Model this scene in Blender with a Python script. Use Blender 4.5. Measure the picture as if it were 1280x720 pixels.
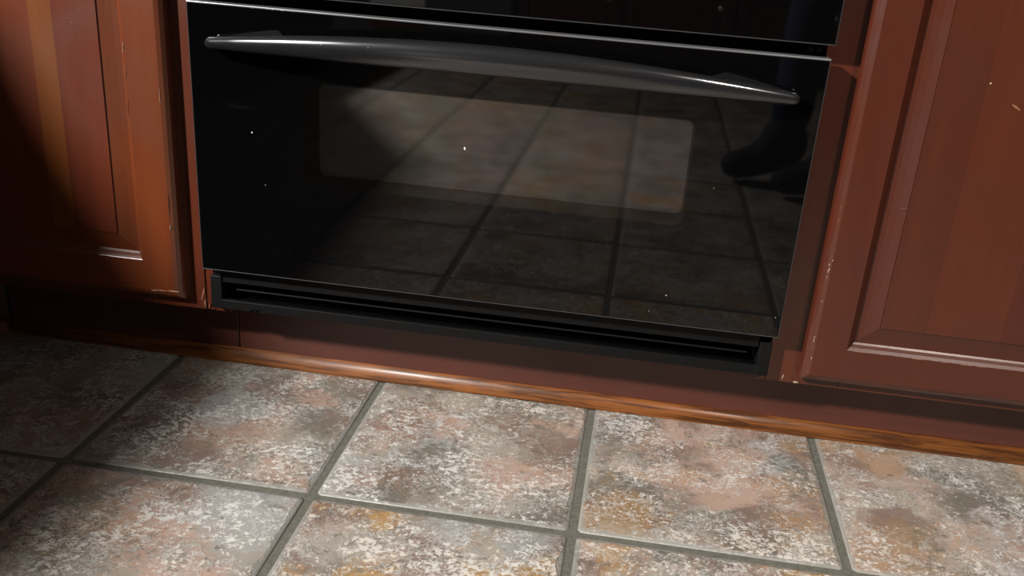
import bpy, bmesh, math, random
from mathutils import Matrix, Vector
random.seed(7)
S = bpy.context.scene
for o in list(bpy.data.objects): bpy.data.objects.remove(o)
C = S.collection

# ------------------------------------------------------------ camera
cd = bpy.data.cameras.new('camera'); cam = bpy.data.objects.new('camera', cd); C.objects.link(cam)
cd.sensor_width = 36; cd.sensor_fit = 'HORIZONTAL'; cd.lens = 1180.48 / 1280 * 36
cd.shift_x = -19.5 / 1280; cd.shift_y = 15.54 / 1280; cd.clip_start = 0.02
cam.matrix_world = Matrix.Translation((0.17873, -1.11282, 0.64658)) @ Matrix.Rotation(0.10669, 4, 'Z') @ Matrix.Rotation(1.181547, 4, 'X') @ Matrix.Rotation(0.07889, 4, 'Z')
S.camera = cam
# ------------------------------------------------------------ world, lights, exposure
w = bpy.data.worlds.new('world'); S.world = w; w.use_nodes = True
w.node_tree.nodes['Background'].inputs[0].default_value = (1.0, 0.88, 0.76, 1)
w.node_tree.nodes['Background'].inputs[1].default_value = 0.08
ld = bpy.data.lights.new('ceiling_downlight', 'AREA'); ld.shape = 'DISK'; ld.size = 0.24; ld.energy = 430; ld.color = (1.0, 0.97, 0.925)
lo = bpy.data.objects.new('ceiling_downlight', ld); C.objects.link(lo); lo.location = (-2.60, -2.30, 2.30)
lo.rotation_euler = (Vector((0, 0, 0.1)) - Vector(lo.location)).to_track_quat('-Z', 'Y').to_euler()
ld2 = bpy.data.lights.new('ceiling_spotlight', 'SPOT'); ld2.shadow_soft_size = 0.12; ld2.energy = 230; ld2.color = (1.0, 0.90, 0.80); ld2.spot_size = math.radians(46); ld2.spot_blend = 1.0
lo2 = bpy.data.objects.new('ceiling_spotlight', ld2); C.objects.link(lo2); lo2.location = (1.45, -1.75, 2.30)
lo2.rotation_euler = (Vector((.75, 0, 0.15)) - Vector(lo2.location)).to_track_quat('-Z', 'Y').to_euler()
vs = S.view_settings; vs.view_transform = 'Standard'; vs.look = 'None'; vs.exposure = 0.0; vs.gamma = 1.0; vs.use_curve_mapping = False

# ------------------------------------------------------------ node helpers
class NT:
    def __init__(s, name):
        s.m = bpy.data.materials.new(name); s.m.use_nodes = True; s.t = s.m.node_tree; s.b = s.t.nodes['Principled BSDF']
    def n(s, ty, ins=None, **kw):
        d = s.t.nodes.new(ty)
        for k, v in kw.items(): setattr(d, k, v)
        for k, v in (ins or {}).items(): s.set(d.inputs[k], v)
        return d
    def set(s, sock, v):
        if isinstance(v, bpy.types.NodeSocket): s.t.links.new(v, sock)
        else: sock.default_value = v
    def math(s, op, a, b=0.0, c=0.0, clamp=False):
        d = s.n('ShaderNodeMath', operation=op, use_clamp=clamp)
        s.set(d.inputs[0], a); s.set(d.inputs[1], b); s.set(d.inputs[2], c); return d.outputs[0]
    def vmath(s, op, a, b=(0, 0, 0)):
        d = s.n('ShaderNodeVectorMath', operation=op); s.set(d.inputs[0], a); s.set(d.inputs[1], b)
        return d.outputs[0]
    def noise(s, vec, scale, detail=4.0, rough=0.55, dist=0.0, out=0):
        return s.n('ShaderNodeTexNoise', {'Vector': vec, 'Scale': scale, 'Detail': detail, 'Roughness': rough, 'Distortion': dist}).outputs[out]
    def step(s, v, a, b, lo=0.0, hi=1.0):
        d = s.n('ShaderNodeMapRange', interpolation_type='SMOOTHSTEP'); s.set(d.inputs[0], v)
        d.inputs[1].default_value = a; d.inputs[2].default_value = b; d.inputs[3].default_value = lo; d.inputs[4].default_value = hi
        return d.outputs[0]
    def mix(s, f, a, b, mode='MIX'):
        d = s.n('ShaderNodeMix', data_type='RGBA', blend_type=mode); s.set(d.inputs[0], f)
        s.set(d.inputs[6], a if isinstance(a, bpy.types.NodeSocket) else (*a, 1)); s.set(d.inputs[7], b if isinstance(b, bpy.types.NodeSocket) else (*b, 1))
        return d.outputs[2]
    def coord(s, which='Object'): return s.n('ShaderNodeTexCoord').outputs[which]
    def scale(s, vec, sc): return s.vmath('MULTIPLY', vec, sc)
    def specks(s, vec, scale, size, keep, seed=0.0):
        v = s.n('ShaderNodeTexVoronoi', {'Vector': s.vmath('ADD', vec, (seed, seed * 1.7, seed * .3)), 'Scale': scale})
        near = s.step(v.outputs['Distance'], size, size * .55)
        sep = s.n('ShaderNodeSeparateColor', {0: v.outputs['Color']})
        return s.math('MULTIPLY', near, s.math('GREATER_THAN', sep.outputs[0], keep))
    def bump(s, h, strength, dist=0.002):
        s.set(s.b.inputs['Normal'], s.n('ShaderNodeBump', {'Height': h, 'Strength': strength, 'Distance': dist}).outputs[0])

def make_wood(name, base, dark, rough, axis='Z', speck=0.91, coat=0.25, grain=1.0, tint=True, gs=1.0):
    t = NT(name); co = t.coord()
    sc = {'Z': (38, 38, 2.2), 'X': (2.2, 38, 38)}[axis]
    gv = t.scale(co, tuple(gs * v for v in sc))
    g = t.noise(gv, 1.0, 6, .6, .4); blot = t.noise(co, 7.0, 3, .5, .6)
    col = t.mix(t.step(g, *((.30, .75) if gs == 1 else (.42, .60)), 0, .6 * grain), base, dark)
    col = t.mix(t.step(blot, .35, .72, 0, .45), col, tuple(.62 * a for a in base))
    if tint:
        oi = t.n('ShaderNodeObjectInfo'); col = t.mix(1.0, col, oi.outputs['Color'], 'MULTIPLY')
    sp = t.math('MAXIMUM', t.specks(co, 42, .05, speck), t.specks(co, 85, .05, speck + .005, 3.1))
    col = t.mix(t.math('MULTIPLY', sp, .6), col, (.32, .19, .13))
    t.set(t.b.inputs['Base Color'], col)
    t.set(t.b.inputs['Roughness'], t.step(blot, .2, .8, rough - .05, rough + .10))
    t.b.inputs['Coat Weight'].default_value = coat; t.b.inputs['Coat Roughness'].default_value = .22
    t.bump(t.math('ADD', t.math('MULTIPLY', g, .5), t.noise(co, 160, 2)), .10, .001)
    return t.m
def plain(name, col, rough=.5, metal=0.0, ior=1.5, noise=0.0, scale=60.0, bump=0.0, speck=None):
    t = NT(name); co = t.coord(); n = t.noise(co, scale, 4)
    c = t.mix(t.step(n, .3, .7, 0, noise), col, tuple(a * .45 for a in col)) if noise else t.mix(0.0, col, col)
    if speck:
        sp = t.math('MAXIMUM', t.specks(co, 30, .035, speck), t.specks(co, 70, .04, speck + .01, 2.3))
        c = t.mix(sp, c, (.45, .45, .44)); t.set(t.b.inputs['Roughness'], t.math('ADD', t.math('MULTIPLY', sp, .6), rough))
    else: t.b.inputs['Roughness'].default_value = rough
    t.set(t.b.inputs['Base Color'], c); t.b.inputs['Metallic'].default_value = metal; t.b.inputs['IOR'].default_value = ior
    if bump: t.bump(n, bump, .001)
    return t.m

M = {}
CH = (.074, .0150, .0056); CHD = (.050, .0095, .0042)
M['wood'] = make_wood('cherry_stained_wood', CH, CHD, .30)
M['wood_h'] = make_wood('cherry_stained_wood_horizontal', CH, CHD, .30, 'X')
M['kick'] = make_wood('stained_kick_board', (.068, .0165, .009), (.046, .0105, .006), .45, 'X', .985, .15, .7)
M['oak'] = make_wood('varnished_oak', (.150, .050, .0115), (.040, .0125, .0035), .40, 'X', .985, .10, 1.6, False, 4.5)
M['oak'].node_tree.nodes['Principled BSDF'].inputs['Specular IOR Level'].default_value = .28
M['chip'] = plain('bare_chipped_wood', (.34, .24, .17), .7, noise=.3)
M['scuff'] = plain('pale_scuff', (.17, .065, .032), .5, noise=.3)
M['crumb'] = plain('white_crumb', (.75, .74, .70), .7, noise=.2)
M['lint'] = plain('grey_lint', (.22, .22, .21), .9, noise=.2)
M['glass'] = plain('black_oven_glass', (.0010, .0010, .0011), .03, 0, 1.44, speck=.86)
M['edge'] = plain('ground_glass_edge', (.045, .045, .048), .35, .3, noise=.3, scale=25)
M['silver'] = plain('bright_edge_trim', (.20, .205, .215), .38, .7, noise=.3, scale=12)
M['black'] = plain('black_enamel', (.003, .003, .0032), .5, 0, 1.26, noise=.4, scale=90, speck=.985)
M['void'] = plain('black_interior', (.0012, .0012, .0012), .8, 0, 1.08)
M['stone'] = plain('dark_worktop', (.03, .028, .026), .25, noise=.6, scale=120)
M['pale'] = plain('pale_grey_enamel', (.55, .54, .52), .35, noise=.1)
M['steel'] = plain('blue_grey_steel', (.16, .19, .23), .35, .8, noise=.2)
M['nickel'] = plain('brushed_nickel', (.6, .58, .55), .25, 1.0, noise=.1)
M['denim'] = plain('blue_denim', (.012, .020, .055), .9, noise=.5, scale=250, bump=.3)
M['boot'] = plain('black_boot_leather', (.006, .006, .0065), .75, 0, 1.3, noise=.4, scale=80, bump=.2)
M['shirt'] = plain('charcoal_knit', (.03, .03, .034), .9, noise=.4, scale=300, bump=.3)
M['skin'] = plain('skin', (.50, .29, .21), .5, noise=.15)
M['hair'] = plain('dark_hair', (.03, .018, .01), .6, noise=.6, scale=200)
def window_mat(name, col, ior):
    t = NT(name); co = t.coord()
    n = t.noise(t.scale(co, (3, 1, 90)), 1.0, 5, .6); hue = t.noise(t.scale(co, (9, 1, 4)), 1.0, 2)
    t.set(t.b.inputs['Base Color'], t.mix(n, col, tuple(a * .4 for a in col)))
    t.b.inputs['Roughness'].default_value = .05; t.b.inputs['IOR'].default_value = ior
    t.set(t.b.inputs['Specular Tint'], t.mix(t.step(hue, .35, .65), (1, .92, .92), (.96, .95, .86)))
    return t.m
M['window'] = window_mat('coated_window_glass', (.003, .0028, .0026), 2.05)
M['window_in'] = window_mat('inner_window_glass', (.001, .001, .001), 1.62)
def handle_mat():
    t = NT('dark_chrome_handle'); co = t.coord(); n = t.noise(t.scale(co, (3, 60, 60)), 1.0, 4)
    t.set(t.b.inputs['Base Color'], t.mix(n, (.125, .13, .14), (.07, .072, .076)))
    t.b.inputs['Metallic'].default_value = .93
    sp = t.specks(co, 160, .10, .93)
    t.set(t.b.inputs['Roughness'], t.math('ADD', t.step(n, .3, .7, .13, .21), t.math('MULTIPLY', sp, .4)))
    return t.m
M['handle'] = handle_mat()
def tile_mat():
    t = NT('slate_look_ceramic'); co = t.coord(); oi = t.n('ShaderNodeObjectInfo')
    off = t.n('ShaderNodeCombineXYZ', {0: t.math('MULTIPLY', oi.outputs['Random'], 57.0), 1: t.math('MULTIPLY', oi.outputs['Random'], 131.0), 2: t.math('MULTIPLY', oi.outputs['Random'], 19.0)}).outputs[0]
    v = t.vmath('ADD', co, off)
    tc = t.n('ShaderNodeSeparateColor', {0: oi.outputs['Color']})          # r: ochre, g: pink, b: pale
    warp = t.vmath('MULTIPLY', t.vmath('SUBTRACT', t.noise(v, 14, 5, .6, 0, 1), (.5, .5, .5)), (.09, .09, 0))
    vw = t.vmath('ADD', v, warp)
    a = t.noise(vw, 9, 7, .62); b = t.noise(t.vmath('ADD', vw, (3, 8, 1)), 7, 6, .6); c = t.noise(t.vmath('ADD', vw, (11, 2, 5)), 11, 6, .6)
    d = t.noise(t.vmath('ADD', vw, (5, 19, 5)), 13, 7, .66); e = t.noise(t.vmath('ADD', vw, (25, 9, 2)), 8, 5, .6)
    mid = t.noise(t.scale(v, (.8, 1, 1)), 150, 8, .72); fine = t.noise(t.vmath('ADD', v, (7, 7, 7)), 300, 3, .6)
    mj = t.math('ADD', t.math('MULTIPLY', t.math('SUBTRACT', mid, .5), .45), t.math('MULTIPLY', t.math('SUBTRACT', fine, .5), .12))
    J = lambda x, k=1.0: t.math('ADD', x, t.math('MULTIPLY', mj, k))
    col = t.mix(t.step(J(a, .6), .40, .60), (.110, .098, .082), (.218, .196, .170))
    col = t.mix(t.math('MULTIPLY', t.step(J(b), .47, .58), tc.outputs[1]), col, (.315, .205, .160))
    col = t.mix(t.step(J(c), .50, .60, 0, .80), col, (.135, .090, .073))
    col = t.mix(t.math('MULTIPLY', t.step(J(e), .46, .57), tc.outputs[0]), col, (.29, .165, .055))
    col = t.mix(t.step(J(t.noise(t.vmath('ADD', vw, (2, 39, 7)), 6, 4)), .54, .64, 0, .6), col, (.245, .260, .262))
    f2 = t.noise(t.vmath('ADD', v, (4, 7, 7)), 48, 8, .72, .5)
    net = t.step(t.math('ABSOLUTE', t.math('SUBTRACT', f2, .5)), .034, .006)
    gate = t.math('ADD', t.math('SUBTRACT', d, .5), t.math('MULTIPLY', t.math('SUBTRACT', tc.outputs[2], .25), .16))
    flake = t.step(t.math('ADD', t.math('ADD', mid, t.math('MULTIPLY', gate, .62)), t.math('MULTIPLY', t.math('SUBTRACT', fine, .5), .45)), .562, .606)
    white = t.math('MAXIMUM', flake, t.math('MULTIPLY', net, t.step(gate, -.14, .04, 0, .85)))
    col = t.mix(t.math('MULTIPLY', white, .66), col, (.54, .53, .505))
    pit = t.math('MULTIPLY', t.step(t.math('ADD', t.noise(t.vmath('ADD', v, (1, 4, 9)), 55, 6, .65), t.math('MULTIPLY', t.math('SUBTRACT', fine, .5), .2)), .60, .68), .7)
    col = t.mix(pit, col, (.095, .084, .070))
    # glazed rim where the relief runs out
    sep = t.n('ShaderNodeSeparateXYZ', {0: co})
    rim = t.math('MAXIMUM', t.math('ABSOLUTE', sep.outputs[0]), t.math('ABSOLUTE', sep.outputs[1]))
    rim = t.math('ADD', rim, t.math('MULTIPLY', t.math('SUBTRACT', t.noise(v, 45, 3), .5), .016))
    rm = t.step(rim, .1425, .1450)
    col = t.mix(t.math('MULTIPLY', rm, .8), col, (.175, .172, .156))
    t.set(t.b.inputs['Base Color'], col)
    h = t.math('ADD', t.math('ADD', t.math('MULTIPLY', white, .7), t.math('MULTIPLY', f2, .6)), t.math('SUBTRACT', t.math('MULTIPLY', d, .8), pit))
    h = t.math('MULTIPLY', h, t.math('SUBTRACT', 1.0, t.math('MULTIPLY', rm, .8)))
    t.bump(h, .6, .0016)
    t.set(t.b.inputs['Roughness'], t.step(a, .3, .7, .38, .55))
    return t.m
M['tile'] = tile_mat()
M['grout'] = plain('olive_grey_grout', (.092, .088, .070), .9, noise=.6, scale=220, bump=.5)

# ------------------------------------------------------------ mesh helpers
def link(name, me, mat, parent=None):
    o = bpy.data.objects.new(name, me); C.objects.link(o)
    if mat is not None and len(me.materials) == 0: me.materials.append(M[mat])
    if parent: o.parent = parent
    return o
def from_bm(name, bm, mat, parent=None, smooth=False):
    bmesh.ops.recalc_face_normals(bm, faces=bm.faces)
    me = bpy.data.meshes.new(name); bm.to_mesh(me); bm.free()
    if smooth:
        for p in me.polygons: p.use_smooth = True
    return link(name, me, mat, parent)
def bm_box(bm, x0, x1, y0, y1, z0, z1, bev=0.0, seg=1):
    r = bmesh.ops.create_cube(bm, size=1.0)
    vs_ = r['verts']
    for v in vs_:
        v.co = Vector(((x0 + x1) / 2 + v.co.x * (x1 - x0), (y0 + y1) / 2 + v.co.y * (y1 - y0), (z0 + z1) / 2 + v.co.z * (z1 - z0)))
    if bev:
        ed = {e for v in vs_ for e in v.link_edges}
        bmesh.ops.bevel(bm, geom=list(ed), offset=bev, segments=seg, profile=.5, affect='EDGES')
def box(name, x0, x1, y0, y1, z0, z1, mat, parent=None, bev=0.001, seg=1):
    bm = bmesh.new(); bm_box(bm, x0, x1, y0, y1, z0, z1, bev, seg); return from_bm(name, bm, mat, parent)
def prism(name, pts, z0, z1, mat, parent=None, bev=0.0):
    bm = bmesh.new(); vv = [bm.verts.new((x, y, z0)) for x, y in pts]; f = bm.faces.new(vv)
    r = bmesh.ops.extrude_face_region(bm, geom=[f]); bmesh.ops.translate(bm, vec=(0, 0, z1 - z0), verts=[g for g in r['geom'] if isinstance(g, bmesh.types.BMVert)])
    if bev: bmesh.ops.bevel(bm, geom=list(bm.edges), offset=bev, segments=2, profile=.5, affect='EDGES')
    return from_bm(name, bm, mat, parent)
def rrect(name, x0, x1, z0, z1, r, y0, y1, mat, parent):
    pts = []
    for cx, cz, a0 in ((x1 - r, z1 - r, 0), (x0 + r, z1 - r, 90), (x0 + r, z0 + r, 180), (x1 - r, z0 + r, 270)):
        for k in range(7):
            a = math.radians(a0 + 15 * k); pts.append((cx + r * math.cos(a), cz + r * math.sin(a)))
    bm = bmesh.new(); A = [bm.verts.new((x, y0, z)) for x, z in pts]; B = [bm.verts.new((x, y1, z)) for x, z in pts]
    bm.faces.new(A); bm.faces.new(B); n = len(pts)
    for i in range(n): bm.faces.new((A[i], A[(i + 1) % n], B[(i + 1) % n], B[i]))
    return from_bm(name, bm, mat, parent)
def empty(name, loc, label, cat, group=None):
    o = bpy.data.objects.new(name, None); C.objects.link(o); o.empty_display_size = .05
    o['label'] = label; o['category'] = cat
    if group: o['group'] = group
    return o            # kept at the origin: the part meshes carry world coordinates
def tag(o, label, cat, group=None):
    o['label'] = label; o['category'] = cat
    if group: o['group'] = group
    return o
def struct(o, label, cat):
    o['kind'] = 'structure'; o['label'] = label; o['category'] = cat; return o
def xf(o, mtx):
    if mtx is not None: o.data.transform(mtx); o.data.update()
    return o

# ------------------------------------------------------------ floor
P = .30707; GX = .1548; GY = -.2160; TS = .2990
floor = box('floor', -1.75, 2.70, -3.60, .60, -.05, -.0020, 'grout', None, 0)
struct(floor, 'olive grey grout bed of the slate-look tiled kitchen floor', 'floor')
bm = bmesh.new(); rings = []
for ins, z in ((0, -.012), (0, -.0040), (.0008, -.0018), (.0026, -.0005), (.0065, 0), (.03, .0001)):
    h = TS / 2 - ins; c = .004 if ins < .01 else .0
    pts = [(h - c, h), (-h + c, h), (-h, h - c), (-h, -h + c), (-h + c, -h), (h - c, -h), (h, -h + c), (h, h - c)] if c else [(h - .001, h), (-h + .001, h), (-h, h - .001), (-h, -h + .001), (-h + .001, -h), (h - .001, -h), (h, -h + .001), (h, h - .001)]
    rings.append([bm.verts.new((x, y, z)) for x, y in pts])
for A, B in zip(rings, rings[1:]):
    for i in range(8): bm.faces.new((A[i], A[(i + 1) % 8], B[(i + 1) % 8], B[i]))
bm.faces.new(rings[-1])
bmesh.ops.recalc_face_normals(bm, faces=bm.faces)
tme = bpy.data.meshes.new('floor_tile'); bm.to_mesh(tme); bm.free(); tme.materials.append(M['tile'])
for p in tme.polygons: p.use_smooth = True
look = {(-1, 0): (.05, .65, .25), (0, 0): (.05, .75, .3), (1, 0): (.45, .7, .15), (-2, 0): (.05, .4, .0), (2, 0): (.3, .5, .1), (-1, -1): (.25, .8, .45), (0, -1): (.9, .4, .35), (1, -1): (.8, .6, .6), (-2, -1): (.2, .5, .1), (2, -1): (.6, .6, .3)}
for j in range(-10, 2):
    for i in range(-7, 8):
        x = GX - P / 2 + i * P; y = GY + P / 2 + j * P
        if x < -1.66 or x > 2.45 or y < -3.45 or j > 0: continue
        o = bpy.data.objects.new('floor_tile', tme); C.objects.link(o); o.parent = floor
        o.location = (x + random.uniform(-.0006, .0006), y + random.uniform(-.0006, .0006), random.uniform(-.0004, .0003))
        o.rotation_euler = (random.uniform(-.001, .001), random.uniform(-.001, .001), random.uniform(-.002, .002))
        o.color = (*look.get((i, j), (random.uniform(0, .8), random.uniform(.3, .8), random.uniform(0, .4))), 1)
wall = box('wall_back', -1.70, 2.70, .62, .70, 0, 2.5, 'pale', None, 0)
struct(wall, 'plain pale wall behind the cabinets and oven', 'wall')

# ------------------------------------------------------------ toe kick and shoe moulding
KY = .0930
k1 = box('trim_1', -.735, -.3735, KY, KY + .015, 0, .125, 'kick', None, .0008); struct(k1, 'dark stained toe kick board under the cabinet left of the oven', 'toe kick')
k2 = box('trim_2', -.3720, 1.30, KY - .0005, KY + .015, 0, .125, 'kick', None, .0008); struct(k2, 'long stained toe kick board under the oven and right cabinet', 'toe kick')
k1.color = (.8, .75, .75, 1)
def shoe(name, path, label):
    """quarter-round moulding swept along floor points, front line given"""
    prof = [(0, 0)] + [(.0140 * (1 - math.cos(a)) if False else .0140 - .0140 * math.cos(a), .0195 * math.sin(a)) for a in [math.radians(v) for v in (8, 20, 35, 50, 65, 80, 90)]] + [(.0140, 0)]
    bm = bmesh.new(); R = []
    for (x, y), (nx, ny) in path: R.append([bm.verts.new((x + nx * d, y + ny * d, z + .0006)) for d, z in prof])
    n = len(prof)
    for A, B in zip(R, R[1:]):
        for i in range(n): bm.faces.new((A[i], A[(i + 1) % n], B[(i + 1) % n], B[i]))
    bm.faces.new(R[0]); bm.faces.new(R[-1])
    o = from_bm(name, bm, 'oak'); struct(o, label, 'moulding')
    for p in o.data.polygons: p.use_smooth = abs(p.normal.z) > .12 and abs(p.normal.x) < .5
    return o
t8 = math.tan(math.radians(22.5))
shoe('trim_3', [((-.733, .0790), (-t8, 1)), ((1.30, .0790), (0, 1))], 'glossy oak quarter-round moulding along the long toe kick')
shoe('trim_4', [((-.790, .0220), (-.7071, .7071)), ((-.733, .0790), (-t8, 1))], 'short angled oak moulding at the left corner of the toe kick')
xf(box('trim_5', -.075, 0.0, 0, .015, 0, .125, 'kick', None, .0008), Matrix.Translation((-.742, .0985, 0)) @ Matrix.Rotation(math.radians(45), 4, 'Z'))
struct(bpy.data.objects['trim_5'], 'short angled toe kick board at the left corner', 'toe kick')

# ------------------------------------------------------------ panelled cabinet doors
def panel_door(parent, x0, x1, z0, z1, yf, yb, fw, staves, stv_cols, tint=(1, 1, 1), mtx=None, knob=None, name='door'):
    bead = .0085; bev = .025; flat = yf + .0015
    def side(nm, a, b, inward, mat):
        # a,b outer corners in (x,z); inward unit (x,z); mitred ends follow the 45 degree corners
        prof = [(0, yb), (0, yf + .0095), (.0020, yf + .0060), (.0062, yf + .0022), (.0098, yf + .0006), (.0112, yf), (fw - .0006, yf), (fw + .0004, yf + .0006), (fw + .0030, yf + .0030), (fw + .0062, yf + .0066), (fw + bead, yf + .0085), (fw + bead, yb)]
        bm = bmesh.new(); dx, dz = b[0] - a[0], b[1] - a[1]; L = math.hypot(dx, dz); ux, uz = dx / L, dz / L; R = []
        for (px, pz), s in ((a, 1), (b, -1)):
            R.append([bm.verts.new((px + inward[0] * d + ux * s * d, y, pz + inward[1] * d + uz * s * d)) for d, y in prof])
        n = len(prof)
        for i in range(n): bm.faces.new((R[0][i], R[0][(i + 1) % n], R[1][(i + 1) % n], R[1][i]))
        bm.faces.new(R[0]); bm.faces.new(R[1])
        o = from_bm(nm, bm, mat, None); return o
    # panel: bevelled field margin = the door body
    i0 = fw + bead - .004; i1 = fw + bead + bev
    bm = bmesh.new()
    def ring(d, y): return [bm.verts.new(p) for p in ((x0 + d, y, z0 + d), (x1 - d, y, z0 + d), (x1 - d, y, z1 - d), (x0 + d, y, z1 - d))]
    rg = [ring(i0, yb - .002), ring(i0, yf + .0085), ring(i0 + .004, yf + .0084), ring(i0 + .011, yf + .0076), ring(i0 + .019, yf + .0058), ring(i1 - .0004, flat + .0014), ring(i1, flat + .0016), ring(i1, yb - .002)]
    for A, B in zip(rg, rg[1:] + rg[:1]):
        for i in range(4): bm.faces.new((A[i], A[(i + 1) % 4], B[(i + 1) % 4], B[i]))
    d = from_bm(name, bm, 'wood', parent); d.color = (*tint, 1); xf(d, mtx)
    out = [d]
    for nm, a, b, inw, mat in (('stile', (x0, z0), (x0, z1), (1, 0), 'wood'), ('stile', (x1, z0), (x1, z1), (-1, 0), 'wood'), ('rail', (x0, z0), (x1, z0), (0, 1), 'wood_h'), ('rail', (x0, z1), (x1, z1), (0, -1), 'wood_h')):
        o = side(nm, a, b, inw, mat); o.parent = d; o.color = (*tint, 1); xf(o, mtx); out.append(o)
    xs = [x0 + i1] + [s for s in staves] + [x1 - i1]
    for k in range(len(xs) - 1):
        o = box('stave', xs[k] + .00005, xs[k + 1] - .00005, flat, yb - .003, z0 + i1, z1 - i1, 'wood', d, 0)
        o.color = (*stv_cols[k % len(stv_cols)], 1); xf(o, mtx)
    if knob:
        bm = bmesh.new()
        bmesh.ops.create_uvsphere(bm, u_segments=16, v_segments=10, radius=.015); bmesh.ops.scale(bm, vec=(1, .75, 1), verts=bm.verts)
        bmesh.ops.translate(bm, vec=(knob[0], yf - .024, knob[1]), verts=bm.verts)
        r = bmesh.ops.create_cone(bm, segments=12, radius1=.006, radius2=.008, depth=.02, cap_ends=True)
        bmesh.ops.rotate(bm, cent=(0, 0, 0), matrix=Matrix.Rotation(math.pi / 2, 3, 'X'), verts=r['verts'])
        bmesh.ops.translate(bm, vec=(knob[0], yf - .009, knob[1]), verts=r['verts'])
        o = from_bm('knob', bm, 'nickel', d, True); xf(o, mtx)
    return d
FB = .1035; FY = .032; DY = .012
def smear(parent, x, z, y, L, Wd, ang, mat, name):
    """tiny chip or scuff: a faceted flake lying on a surface facing the room"""
    bm = bmesh.new(); ca, sa = math.cos(ang), math.sin(ang); pts = []
    for k in range(8):
        a = k * math.pi / 4; r = random.uniform(.7, 1.1); u, v = L / 2 * math.cos(a) * r, Wd / 2 * math.sin(a) * r
        pts.append((x + u * ca - v * sa, z + u * sa + v * ca))
    A = [bm.verts.new((px, y, pz)) for px, pz in pts]; c = bm.verts.new((x, y - .0004, z)); B = [bm.verts.new((px, y + .0008, pz)) for px, pz in pts]
    for i in range(8): bm.faces.new((A[i], A[(i + 1) % 8], c)); bm.faces.new((A[i], B[i], B[(i + 1) % 8], A[(i + 1) % 8]))
    bm.faces.new(B)
    return from_bm(name, bm, mat, parent)

# left base cabinet
cabL = empty('base_cabinet', (0, 0, 0), 'cherry base cabinet left of the oven, half in shadow', 'cabinet')
box('carcass', -.80, -.4195, FY + .019, .58, FB, .86, 'wood', cabL)
box('face_stile', -.465, -.4188, FY, FY + .02, FB, .86, 'wood', cabL, .0002)
box('face_stile', -.80, -.765, FY, FY + .02, FB, .86, 'wood', cabL, .0008)
box('face_rail', -.7645, -.4652, FY, FY + .02, FB, .150, 'wood', cabL, .0002)
box('face_rail', -.7645, -.4655, FY, FY + .02, .815, .86, 'wood_h', cabL, .0008)
dL = panel_door(cabL, -.775, -.4150, .1205, .835, DY, FY - .0005, .0540, [-.655, -.593, -.5615], [(1.25, 1.2, 1.0), (1.25, 1.25, 1.0), (1.6, 2.2, 1.1), (1.1, 1.10, 1.2)], (1.4, 1.55, 1.1), None, (-.745, .70))
for x, z, L, Wd, a, m in ((-.4695, .425, .020, .0012, 1.5, 'scuff'), (-.4700, .455, .016, .0009, 1.5, 'chip'), (-.4705, .38, .03, .0008, 1.53, 'scuff'), (-.4262, .400, .022, .0007, 1.55, 'chip'), (-.4250, .2250, .008, .0012, 1.5, 'chip'), (-.4255, .255, .03, .0007, 1.55, 'scuff'), (-.4275, .1335, .016, .0014, 0.0, 'chip'), (-.444, .1325, .018, .0012, .0, 'scuff'), (-.455, .1315, .010, .0012, 0, 'chip')):
    smear(dL, x, z, DY - .0002, L, Wd, a, m, 'chip')
# oven cabinet: stiles and filler around the oven opening
ovc = empty('oven_cabinet', (0, 0, 0), 'cherry oven cabinet frame around the black double oven', 'cabinet')
o = box('stile', -.4185, -.3905, FY - .0004, FY + .02, FB, 1.9, 'wood', ovc, .0008); o.color = (.95, 1.0, 1.0, 1)
o = box('filler_strip', -.3900, -.3780, FY + .0006, FY + .02, FB, .1745, 'wood', ovc, .0012); o.color = (1.15, 1.1, 1, 1)
o = box('filler_strip', -.3900, -.3760, FY + .0006, FY + .02, .1750, 1.9, 'wood', ovc, .0008)
o = box('stile', .3765, .4700, FY - .0004, FY + .02, FB, 1.9, 'wood', ovc, .0002); o.color = (.85, .9, .95, 1)
o = box('rail_end', -.3775, -.3560, FY, FY + .02, FB, .1130, 'wood_h', ovc, .0006)
o = box('rail_end', .3640, .3760, FY, FY + .02, FB, .1130, 'wood_h', ovc, .0006)
box('carcass', -.4185, -.4000, FY + .021, .58, FB, 1.9, 'wood', ovc); box('carcass', .4000, .4700, FY + .021, .58, FB, 1.9, 'wood', ovc)
box('top_panel', -.4185, .4700, FY, .58, 1.91, 1.93, 'wood_h', ovc)
for x, z, L, Wd, a, m in ((-.3945, .1260, .022, .0035, 1.35, 'scuff'), (-.3925, .1120, .014, .0030, 1.6, 'scuff'), (-.3860, .1100, .008, .002, 1.5, 'scuff'), (.3985, .1105, .008, .0012, 1.4, 'chip'), (.4155, .1050, .0075, .0040, .1, 'chip'), (.3670, .1050, .005, .0016, .6, 'chip')):
    smear(ovc, x, z, FY - .0010, L, Wd, a, m, 'chip')
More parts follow.
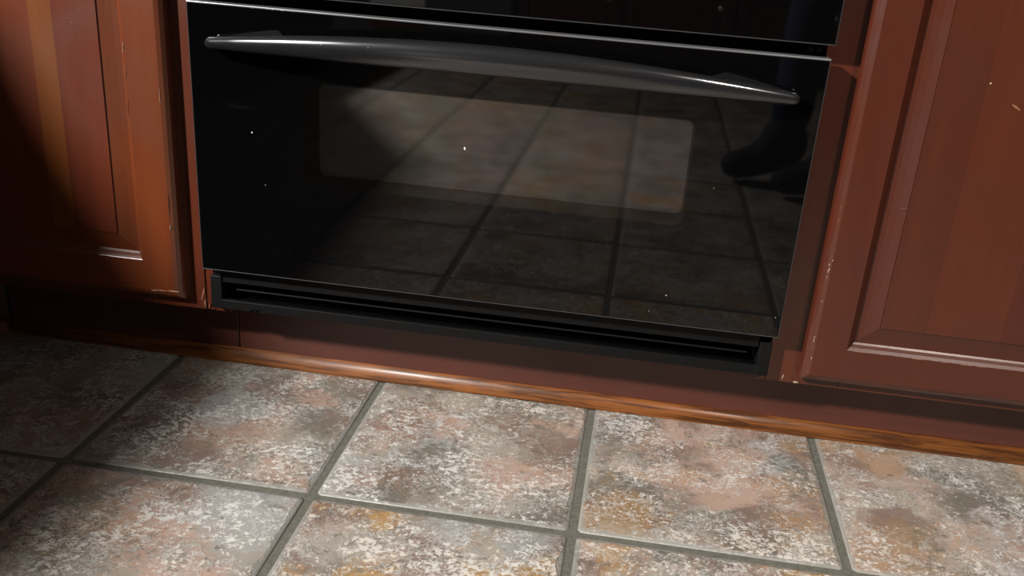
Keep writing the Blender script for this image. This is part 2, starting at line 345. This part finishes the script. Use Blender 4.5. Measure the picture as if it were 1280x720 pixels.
# right base cabinet
cabR = empty('base_cabinet', (0, 0, 0), 'cherry base cabinet with large raised-panel door right of the oven', 'cabinet')
box('carcass', .4710, 1.30, FY + .019, .58, FB, .86, 'wood', cabR)
box('face_rail', .4705, 1.30, FY - .0004, FY + .02, FB, .150, 'wood', cabR, .0002); box('face_rail', .4705, 1.30, FY, FY + .02, .815, .86, 'wood_h', cabR, .0008)
box('face_stile', 1.255, 1.30, FY, FY + .02, .1505, .8145, 'wood', cabR, .0008)
dR = panel_door(cabR, .4155, .8450, .1165, .835, DY, FY - .0005, .0510, [.5532, .6435, .70], [(.76, .78, .84), (.86, .88, .86), (.76, .68, .76), (.82, .78, .8)], (.76, .74, .80), None, (.815, .70))
panel_door(cabR, .8485, 1.275, .1165, .835, DY, FY - .0005, .0510, [1.0, 1.12], [(.9, .9, .9), (1, 1.05, 1), (.85, .8, .8)], (.92, .9, .95), None, (.878, .70))
smear(dR, .5895, .4845, DY + .0013, .013, .0030, -.55, 'scuff', 'scuff'); smear(dR, .5560, .5080, DY + .0013, .003, .002, .8, 'chip', 'scuff')
smear(dR, .4965, .355, DY + .0013, .010, .0006, -.1, 'scuff', 'scuff')
for k in range(16):
    smear(dR, .4245 + random.uniform(-.0008, .0012), random.uniform(.13, .36), DY + .0005, random.uniform(.002, .006), .0008, 1.5, random.choice(['chip', 'scuff', 'scuff']), 'chip')
for k in range(7):
    smear(dR, .478 + random.uniform(0, .19), .1666 + random.uniform(-.0004, .0004), DY - .0002, random.uniform(.006, .018), .0009, 0, random.choice(['scuff']), 'chip')

# ------------------------------------------------------------ double wall oven
ov = empty('double_wall_oven', (0, 0, 0), 'black glass double wall oven set between the cherry cabinets', 'oven')
Z0, Z1, HW = .1768, .5197, .3780
box('chassis', -.3735, .3735, .0240, .56, .1640, 1.15, 'void', ov, .0005)
def glass_door(nm, z0, z1, hw, parent):
    d = box(nm, -hw + .0012, hw - .0012, 0, .0215, z0 + .0014, z1 - .0022, 'glass', parent, .0006)
    # ground edge: thin frame on four sides
    bm = bmesh.new(); bm_box(bm, -hw, hw, .0006, .018, z0, z0 + .0014, .0004); from_bm('bottom_edge', bm, 'edge', d)
    bm = bmesh.new(); bm_box(bm, -hw, hw, -.0004, .018, z1 - .0022, z1, .0007, 2); from_bm('top_edge', bm, 'silver', d)
    for s in (-1, 1):
        bm = bmesh.new(); a, b = sorted((s * hw, s * (hw - .0012))); bm_box(bm, a, b, .0006, .018, z0 + .0014, z1 - .0022, .0004); from_bm('side_edge', bm, 'edge', d)
    return d
low = glass_door('lower_door', Z0, Z1, HW, ov)
rrect('inner_window', -.2400, .2400, .3085, .4372, .012, -.00012, .0005, 'window_in', low)
rrect('window', -.2140, .2370, .3240, .4362, .008, -.00030, .0004, 'window', low)
up = glass_door('upper_door', .5342, 1.02, .3800, ov)
rrect('window', -.26, .26, .62, .88, .008, -.0003, .0004, 'window', up)
box('control_panel', -.38, .38, 0, .03, 1.024, 1.15, 'glass', ov, .002)
def handle(nm, zc, parent):
    bm = bmesh.new(); R = []; N = 80; K = 24; XE = .3500
    def mid(au): return -.013 - .034 * (1 - au ** 2.6), zc + .0150 * (1 - au ** 2.0)
    for i in range(N + 1):
        u = math.sin(math.pi / 2 * (-1 + 2 * i / N)); x = XE * u; au = abs(u); y, z = mid(au)
        q = max(0.0, (au - .45) / .55); body = 1 - .60 * au ** 2
        e = max(0.0, (abs(x) - (XE - .008)) / .008); cap = math.sqrt(max(0.0, 1 - e * e))
        hz = .0168 * body * max(cap, .02); hy = .0105 * (1 - .25 * q) * max(cap, .02)
        ring = []
        for k in range(K):
            a = 2 * math.pi * k / K; ca, sa = math.cos(a), math.sin(a)
            ring.append(bm.verts.new((x, y + hy * math.copysign(abs(ca) ** .85, ca), z + hz * math.copysign(abs(sa) ** .95, sa))))
        R.append(ring)
    for A, B in zip(R, R[1:]):
        for k in range(K): bm.faces.new((A[k], A[(k + 1) % K], B[(k + 1) % K], B[k]))
    bm.faces.new(R[0]); bm.faces.new(R[-1])
    for s in (-1, 1):   # the end swells back to the glass as a flat-topped bracket
        Q = []
        for k in range(13):
            t = k / 12; xf_ = .243 + .100 * t; xb = .2640 + .0835 * t
            au = xf_ / XE; y, z = mid(au); q = max(0.0, (au - .45) / .55); hz = .0168 * (1 - .60 * au ** 2)
            zt = z + hz * .80; zb = z - hz * .80; zd = zc + .0205 - .0165 * t ** 1.2
            Q.append([bm.verts.new(p) for p in ((s * xf_, y + .002, zt), (s * xb, -.0004, zd), (s * xb, -.0004, min(zb, zd - .006)), (s * xf_, y + .002, zb))])
        for A, B in zip(Q, Q[1:]):
            for k in range(4): bm.faces.new((A[k], A[(k + 1) % 4], B[(k + 1) % 4], B[k]))
        bm.faces.new(Q[0]); bm.faces.new(Q[-1])
    o = from_bm(nm, bm, 'handle', parent, True)
    for p in o.data.polygons:
        if p.index >= N * K + 2: p.use_smooth = False
    return o
handle('handle', .4745, low); handle('handle', .985, up)
# vent below the lower door
vent = empty('vent_grille', (0, 0, 0), '', ''); del vent['label']; del vent['category']; vent.parent = ov
VY = .0160
bm = bmesh.new(); bm_box(bm, -.3758, .3758, VY + .0003, VY + .007, .1150, .1285, .0008, 2); from_bm('bottom_bar', bm, 'black', vent)
for s in (-1, 1):
    a, b = sorted((s * .3755, s * .3600)); bm = bmesh.new(); bm_box(bm, a, b, VY, .062, .1148, .1625, .0012, 2); from_bm('side_arm', bm, 'black', vent)
box('upper_strip', -.3590, .3590, VY + .002, .030, .1535, .1760, 'black', vent, .0008)
bm = bmesh.new(); bm_box(bm, -.3440, .3470, .0270, .0300, .1395, .1418, .0006, 2); from_bm('louver', bm, 'black', vent)
bm = bmesh.new(); bm_box(bm, -.3420, .3440, .0380, .050, .1480, .1495, .0006, 1); from_bm('louver', bm, 'black', vent)
box('slot_back', -.3595, .3595, .0600, .064, .1100, .1630, 'void', vent, .0005)
box('slot_floor', -.3595, .3595, .0235, .060, .1160, .1235, 'void', vent, .0005)
box('gap_back', -.3720, .3720, .0225, .0238, .5200, .5345, 'void', ov, .0005)
for s in (1,):
    bm = bmesh.new()
    for k, x in enumerate((.3560, .3650)):
        r = bmesh.ops.create_cone(bm, segments=14, radius1=.0032, radius2=.0032, depth=.006, cap_ends=True)
        bmesh.ops.rotate(bm, cent=(0, 0, 0), matrix=Matrix.Rotation(math.pi / 2, 3, 'X'), verts=r['verts']); bmesh.ops.translate(bm, vec=(x, .0175, .5270), verts=r['verts'])
    from_bm('hinge_screw', bm, 'black', ov)
smear(low, -.0317, .3760, -.0004, .0022, .0045, .1, 'crumb', 'crumb')
# lint threads caught on the vent
def thread(parent, pts, r, mat='lint', name='lint'):
    bm = bmesh.new(); R = []
    for p in pts: R.append([bm.verts.new((p[0] + r * math.cos(a), p[1] - r * .4, p[2] + r * math.sin(a))) for a in (0.3, 2.4, 4.5)])
    for A, B in zip(R, R[1:]):
        for k in range(3): bm.faces.new((A[k], A[(k + 1) % 3], B[(k + 1) % 3], B[k]))
    bm.faces.new(R[0]); bm.faces.new(R[-1]); return from_bm(name, bm, mat, parent)
thread(vent, [(-.322, VY - .0006, .1165), (-.314, VY - .0006, .1190), (-.308, VY - .0006, .1185), (-.305, VY - .0006, .1215)], .0005)
thread(vent, [(-.3125, VY - .0006, .1185), (-.3095, VY - .0006, .1150)], .0005)
thread(vent, [(.272, VY + .003, .1520), (.276, VY + .003, .1570), (.282, VY + .003, .1610), (.290, VY + .003, .1620)], .0003)
tag(box('crumb', -.1455, -.1415, -.195, -.1925, -.0022, .0002, 'crumb', None, .0006), 'tiny white crumb lying in the floor joint between tiles', 'crumb')

# ------------------------------------------------------------ worktops and the rest of the kitchen (its light, shade and reflections)
tag(prism('countertop', [(-.420, .61), (-.420, -.018), (-.790, -.018), (-1.074, -.485), (-1.152, -.655), (-1.203, -.820), (-1.218, -1.20), (-1.250, -1.70), (-1.68, -2.50), (-1.68, .61)], .862, .90, 'stone', None, .004), 'dark stone worktop over the cabinets left of the oven', 'countertop')
tag(prism('countertop', [(.4715, .61), (.4715, -.018), (1.31, -.018), (1.31, .61)], .862, .90, 'stone', None, .004), 'dark stone worktop over the cabinet right of the oven', 'countertop')
cc = empty('corner_cabinet', (0, 0, 0), 'cherry corner cabinet set diagonally at the left', 'cabinet')
prism('carcass', [(-.803, .57), (-.803, .055), (-1.23, -.615), (-1.66, -.615), (-1.66, .57)], FB, .86, 'wood', cc)
ang_ = math.atan2(.67, .427)
mC = Matrix.Translation((-1.23, -.615, 0)) @ Matrix.Rotation(ang_, 4, 'Z')
panel_door(cc, .03, .765, .1205, .835, -.0205, -.0005, .054, [.25, .40, .55], [(1, 1, 1), (.9, .9, .9)], (1, 1, 1), mC, (.73, .70))
xf(box('toe_kick', .01, .56, .055, .07, .0005, .1030, 'kick', cc), mC)
def run(label, mtx, x0, n, wd, grp, drawers=False):
    for k in range(n):
        c = empty('base_cabinet', (0, 0, 0), label[n - 1 - k] if not drawers else label[k], 'cabinet', grp)
        a = x0 + k * wd
        xf(box('carcass', a + .001, a + wd - .001, FY + .002, .36, .10, .86, 'wood', c), mtx)
        xf(box('toe_kick', a + .001, a + wd - .001, .09, .11, 0.001, .0995, 'kick', c), mtx)
        if drawers:
            panel_door(c, a + .006, a + wd - .006, .115, .40, DY, FY, .045, [], [(.8, .8, .85)], (.8, .8, .85), mtx, (a + wd * .15, .315), 'drawer_front')
            panel_door(c, a + .006, a + wd - .006, .41, .845, DY, FY, .045, [a + wd / 2], [(.8, .8, .85)], (.8, .8, .85), mtx, (a + wd / 2, .66), 'drawer_front')
        else:
            panel_door(c, a + .006, a + wd - .006, .115, .845, DY, FY, .05, [a + wd / 2], [(.9, .9, .9), (1, 1, 1)], (.9, .9, .9), mtx, (a + wd - .03, .72))
mL = Matrix.Translation((-1.290, 0, 0)) @ Matrix.Rotation(math.radians(90), 4, 'Z')
run(['cherry base cabinet of the left run, beside the corner cabinet', 'cherry base cabinet at the free end of the left run'], mL, -1.85, 2, .605, 'base cabinets of the left run')
YO = -3.30
be = empty('added_blocker', (0, 0, 0), 'added low black bench at the free end of the left run', 'blocker')  # unseen box, added to hide lit floor from the oven glass reflection
box('body', -1.66, -1.16, -2.86, -1.89, .012, .375, 'black', be, .004); box('lid', -1.67, -1.145, -2.87, -1.88, .377, .405, 'black', be, .006, 2)
for bx_ in (-1.63, -1.20):
    for by_ in (-2.83, -1.93): box('foot', bx_ - .02, bx_ + .02, by_ - .02, by_ + .02, 0.0005, .0118, 'void', be, .001)
mO = Matrix.Translation((0, YO, 0)) @ Matrix.Rotation(math.pi, 4, 'Z')
run(['dark cherry drawer cabinet facing the oven at its right end', 'dark cherry drawer cabinet facing the oven, second from right', 'dark cherry drawer cabinet facing the oven, beside the steel dishwasher'], mO, -1.03, 3, .495, 'drawer cabinets facing the oven', True)
dw = empty('dishwasher', (0, 0, 0), 'blue-grey steel dishwasher mirrored in the upper oven door', 'dishwasher')
box('front_panel', -.862, -.468, YO - .03, YO + .012, .115, .845, 'steel', dw, .004); box('toe_panel', -.862, -.468, YO - .12, YO - .09, 0, .112, 'void', dw); box('body', -.862, -.468, YO - .25, YO - .031, .115, .85, 'void', dw)
bm = bmesh.new(); bm_box(bm, -.82, -.51, YO + .035, YO + .050, .765, .785, .005, 2); bm_box(bm, -.80, -.785, YO + .010, YO + .037, .768, .782); bm_box(bm, -.545, -.53, YO + .010, YO + .037, .768, .782); from_bm('handle', bm, 'nickel', dw)
pr = empty('compactor', (0, 0, 0), 'pale enamel compactor with brown base panel left of dishwasher', 'appliance')
box('front_panel', -1.128, -.868, YO - .03, YO + .010, .202, .845, 'pale', pr, .004); box('base_panel', -1.128, -.868, YO - .03, YO + .004, .098, .199, 'wood_h', pr, .002); box('body', -1.128, -.868, YO - .25, YO - .031, .10, .85, 'void', pr); box('toe_panel', -1.128, -.868, YO - .12, YO - .09, 0, .097, 'void', pr)
tag(box('countertop', -1.15, 1.05, YO - .27, YO + .03, .862, .90, 'stone', None, .004), 'dark stone worktop on the run facing the oven', 'countertop')

# ------------------------------------------------------------ the photographer, mirrored in the oven glass
def skin(name, verts, edges, radii, mat, parent=None, root=0, sub=2):
    me = bpy.data.meshes.new(name); me.from_pydata(verts, edges, []); o = link(name, me, mat, parent)
    md = o.modifiers.new('Skin', 'SKIN'); md.use_smooth_shade = True
    for i, r in enumerate(radii):
        sv = me.skin_vertices[0].data[i]; sv.radius = r if isinstance(r, tuple) else (r, r); sv.use_root = (i == root)
    s = o.modifiers.new('Subdivision', 'SUBSURF'); s.levels = sub; s.render_levels = sub
    return o
# facing -x, bending forward; left foot ahead
pel = (.72, -1.52, .90)
V = [pel, (.66, -1.52, 1.02), (.55, -1.52, 1.18), (.45, -1.52, 1.32), (.38, -1.52, 1.42), (.33, -1.52, 1.49), (.27, -1.52, 1.56), (.23, -1.52, 1.62),
     (.70, -1.60, .86), (.58, -1.54, .48), (.570, -1.510, .10), (.48, -1.502, .045), (.42, -1.495, .035),
     (.74, -1.44, .86), (.69, -1.40, .48), (.70, -1.37, .10), (.62, -1.372, .045), (.56, -1.374, .035),
     (.44, -1.69, 1.33), (.40, -1.74, 1.08), (.28, -1.62, .92), (.44, -1.35, 1.33), (.42, -1.31, 1.08), (.30, -1.34, .92)]
E_ = [(0, 1), (1, 2), (2, 3), (3, 4), (4, 5), (5, 6), (6, 7), (0, 8), (8, 9), (9, 10), (10, 11), (11, 12), (0, 13), (13, 14), (14, 15), (15, 16), (16, 17), (3, 18), (18, 19), (19, 20), (3, 21), (21, 22), (22, 23)]
Rr = [(.12, .10), (.12, .09), (.13, .10), (.13, .10), .05, .065, .085, .05, .075, .05, .034, .03, .022, .075, .05, .034, .03, .022, .052, .038, .027, .052, .038, .027]
per = skin('person', V, E_, Rr, 'skin'); tag(per, 'person in blue jeans and black boots, mirrored in the oven door', 'person')
jv = [0, 8, 9, 10, 13, 14, 15]; jm = {a: i for i, a in enumerate(jv)}
jr = {0: (.145, .125), 8: .092, 9: .064, 10: .056, 13: .092, 14: .064, 15: .056}
skin('jeans', [V[a] if a not in (10, 15) else (V[a][0], V[a][1], .125) for a in jv], [(jm[a], jm[b]) for a, b in ((0, 8), (8, 9), (9, 10), (0, 13), (13, 14), (14, 15))], [jr[a] for a in jv], 'denim', per)
sv_ = [1, 2, 3, 4, 18, 19, 20, 21, 22, 23]; sm = {a: i for i, a in enumerate(sv_)}
sr = {1: (.150, .125), 2: (.150, .120), 3: (.150, .115), 4: .075, 18: .068, 19: .052, 20: .042, 21: .068, 22: .052, 23: .042}
skin('sweater', [V[a] for a in sv_], [(sm[a], sm[b]) for a, b in ((1, 2), (2, 3), (3, 4), (3, 18), (18, 19), (19, 20), (3, 21), (21, 22), (22, 23))], [sr[a] for a in sv_], 'shirt', per)
skin('hair', [(.36, -1.52, 1.57), (.32, -1.52, 1.63), (.27, -1.52, 1.66)], [(0, 1), (1, 2)], [.075, .085, .06], 'hair', per)
for h, sgn in ((20, 1), (23, -1)):      # palm, four fingers, thumb
    x, y, z = V[h]; vs2 = [(x, y, z), (x - .045, y, z - .035), (x - .075, y, z - .055)]; es = [(0, 1), (1, 2)]; rs = [(.024, .020), (.036, .016), (.036, .014)]
    o = skin('hand', vs2, es, rs, 'skin', per)
    for k in range(4):
        fy = y + (-.027 + .018 * k); L = (.062, .072, .068, .054)[k]
        skin('finger', [(x - .070, fy, z - .052), (x - .070 - L * .5, fy, z - .075), (x - .070 - L * .75, fy, z - .100), (x - .070 - L * .7, fy, z - .122)], [(0, 1), (1, 2), (2, 3)], [.009, .0088, .008, .0065], 'skin', per, 0, 1)
    skin('thumb', [(x - .020, y + sgn * .022, z - .018), (x - .045, y + sgn * .048, z - .040), (x - .070, y + sgn * .055, z - .066)], [(0, 1), (1, 2)], [.012, .010, .008], 'skin', per, 0, 1)
for s in (-1, 1):
    skin('eye', [(.196, -1.52 + s * .028, 1.575), (.190, -1.52 + s * .028, 1.572)], [(0, 1)], [.009, .006], 'void', per, 0, 1)
    skin('ear', [(.30, -1.52 + s * .084, 1.565), (.295, -1.52 + s * .090, 1.545)], [(0, 1)], [.018, .012], 'skin', per, 0, 1)
skin('nose', [(.195, -1.52, 1.555), (.170, -1.52, 1.530)], [(0, 1)], [.010, .013], 'skin', per, 0, 1)
for ax, ay, tx, ty in ((.570, -1.510, .370, -1.490), (.70, -1.37, .490, -1.375)):
    dx, dy = tx - ax, ty - ay
    P_ = lambda f, z: (ax + dx * f, ay + dy * f, z)
    skin('boot', [P_(-.02, .19), P_(0, .12), P_(-.12, .045), P_(.18, .075), P_(.50, .052), P_(.85, .036)], [(0, 1), (1, 2), (1, 3), (3, 4), (4, 5)], [(.066, .066), .056, .040, (.052, .055), (.050, .046), (.042, .034)], 'boot', per, 1)
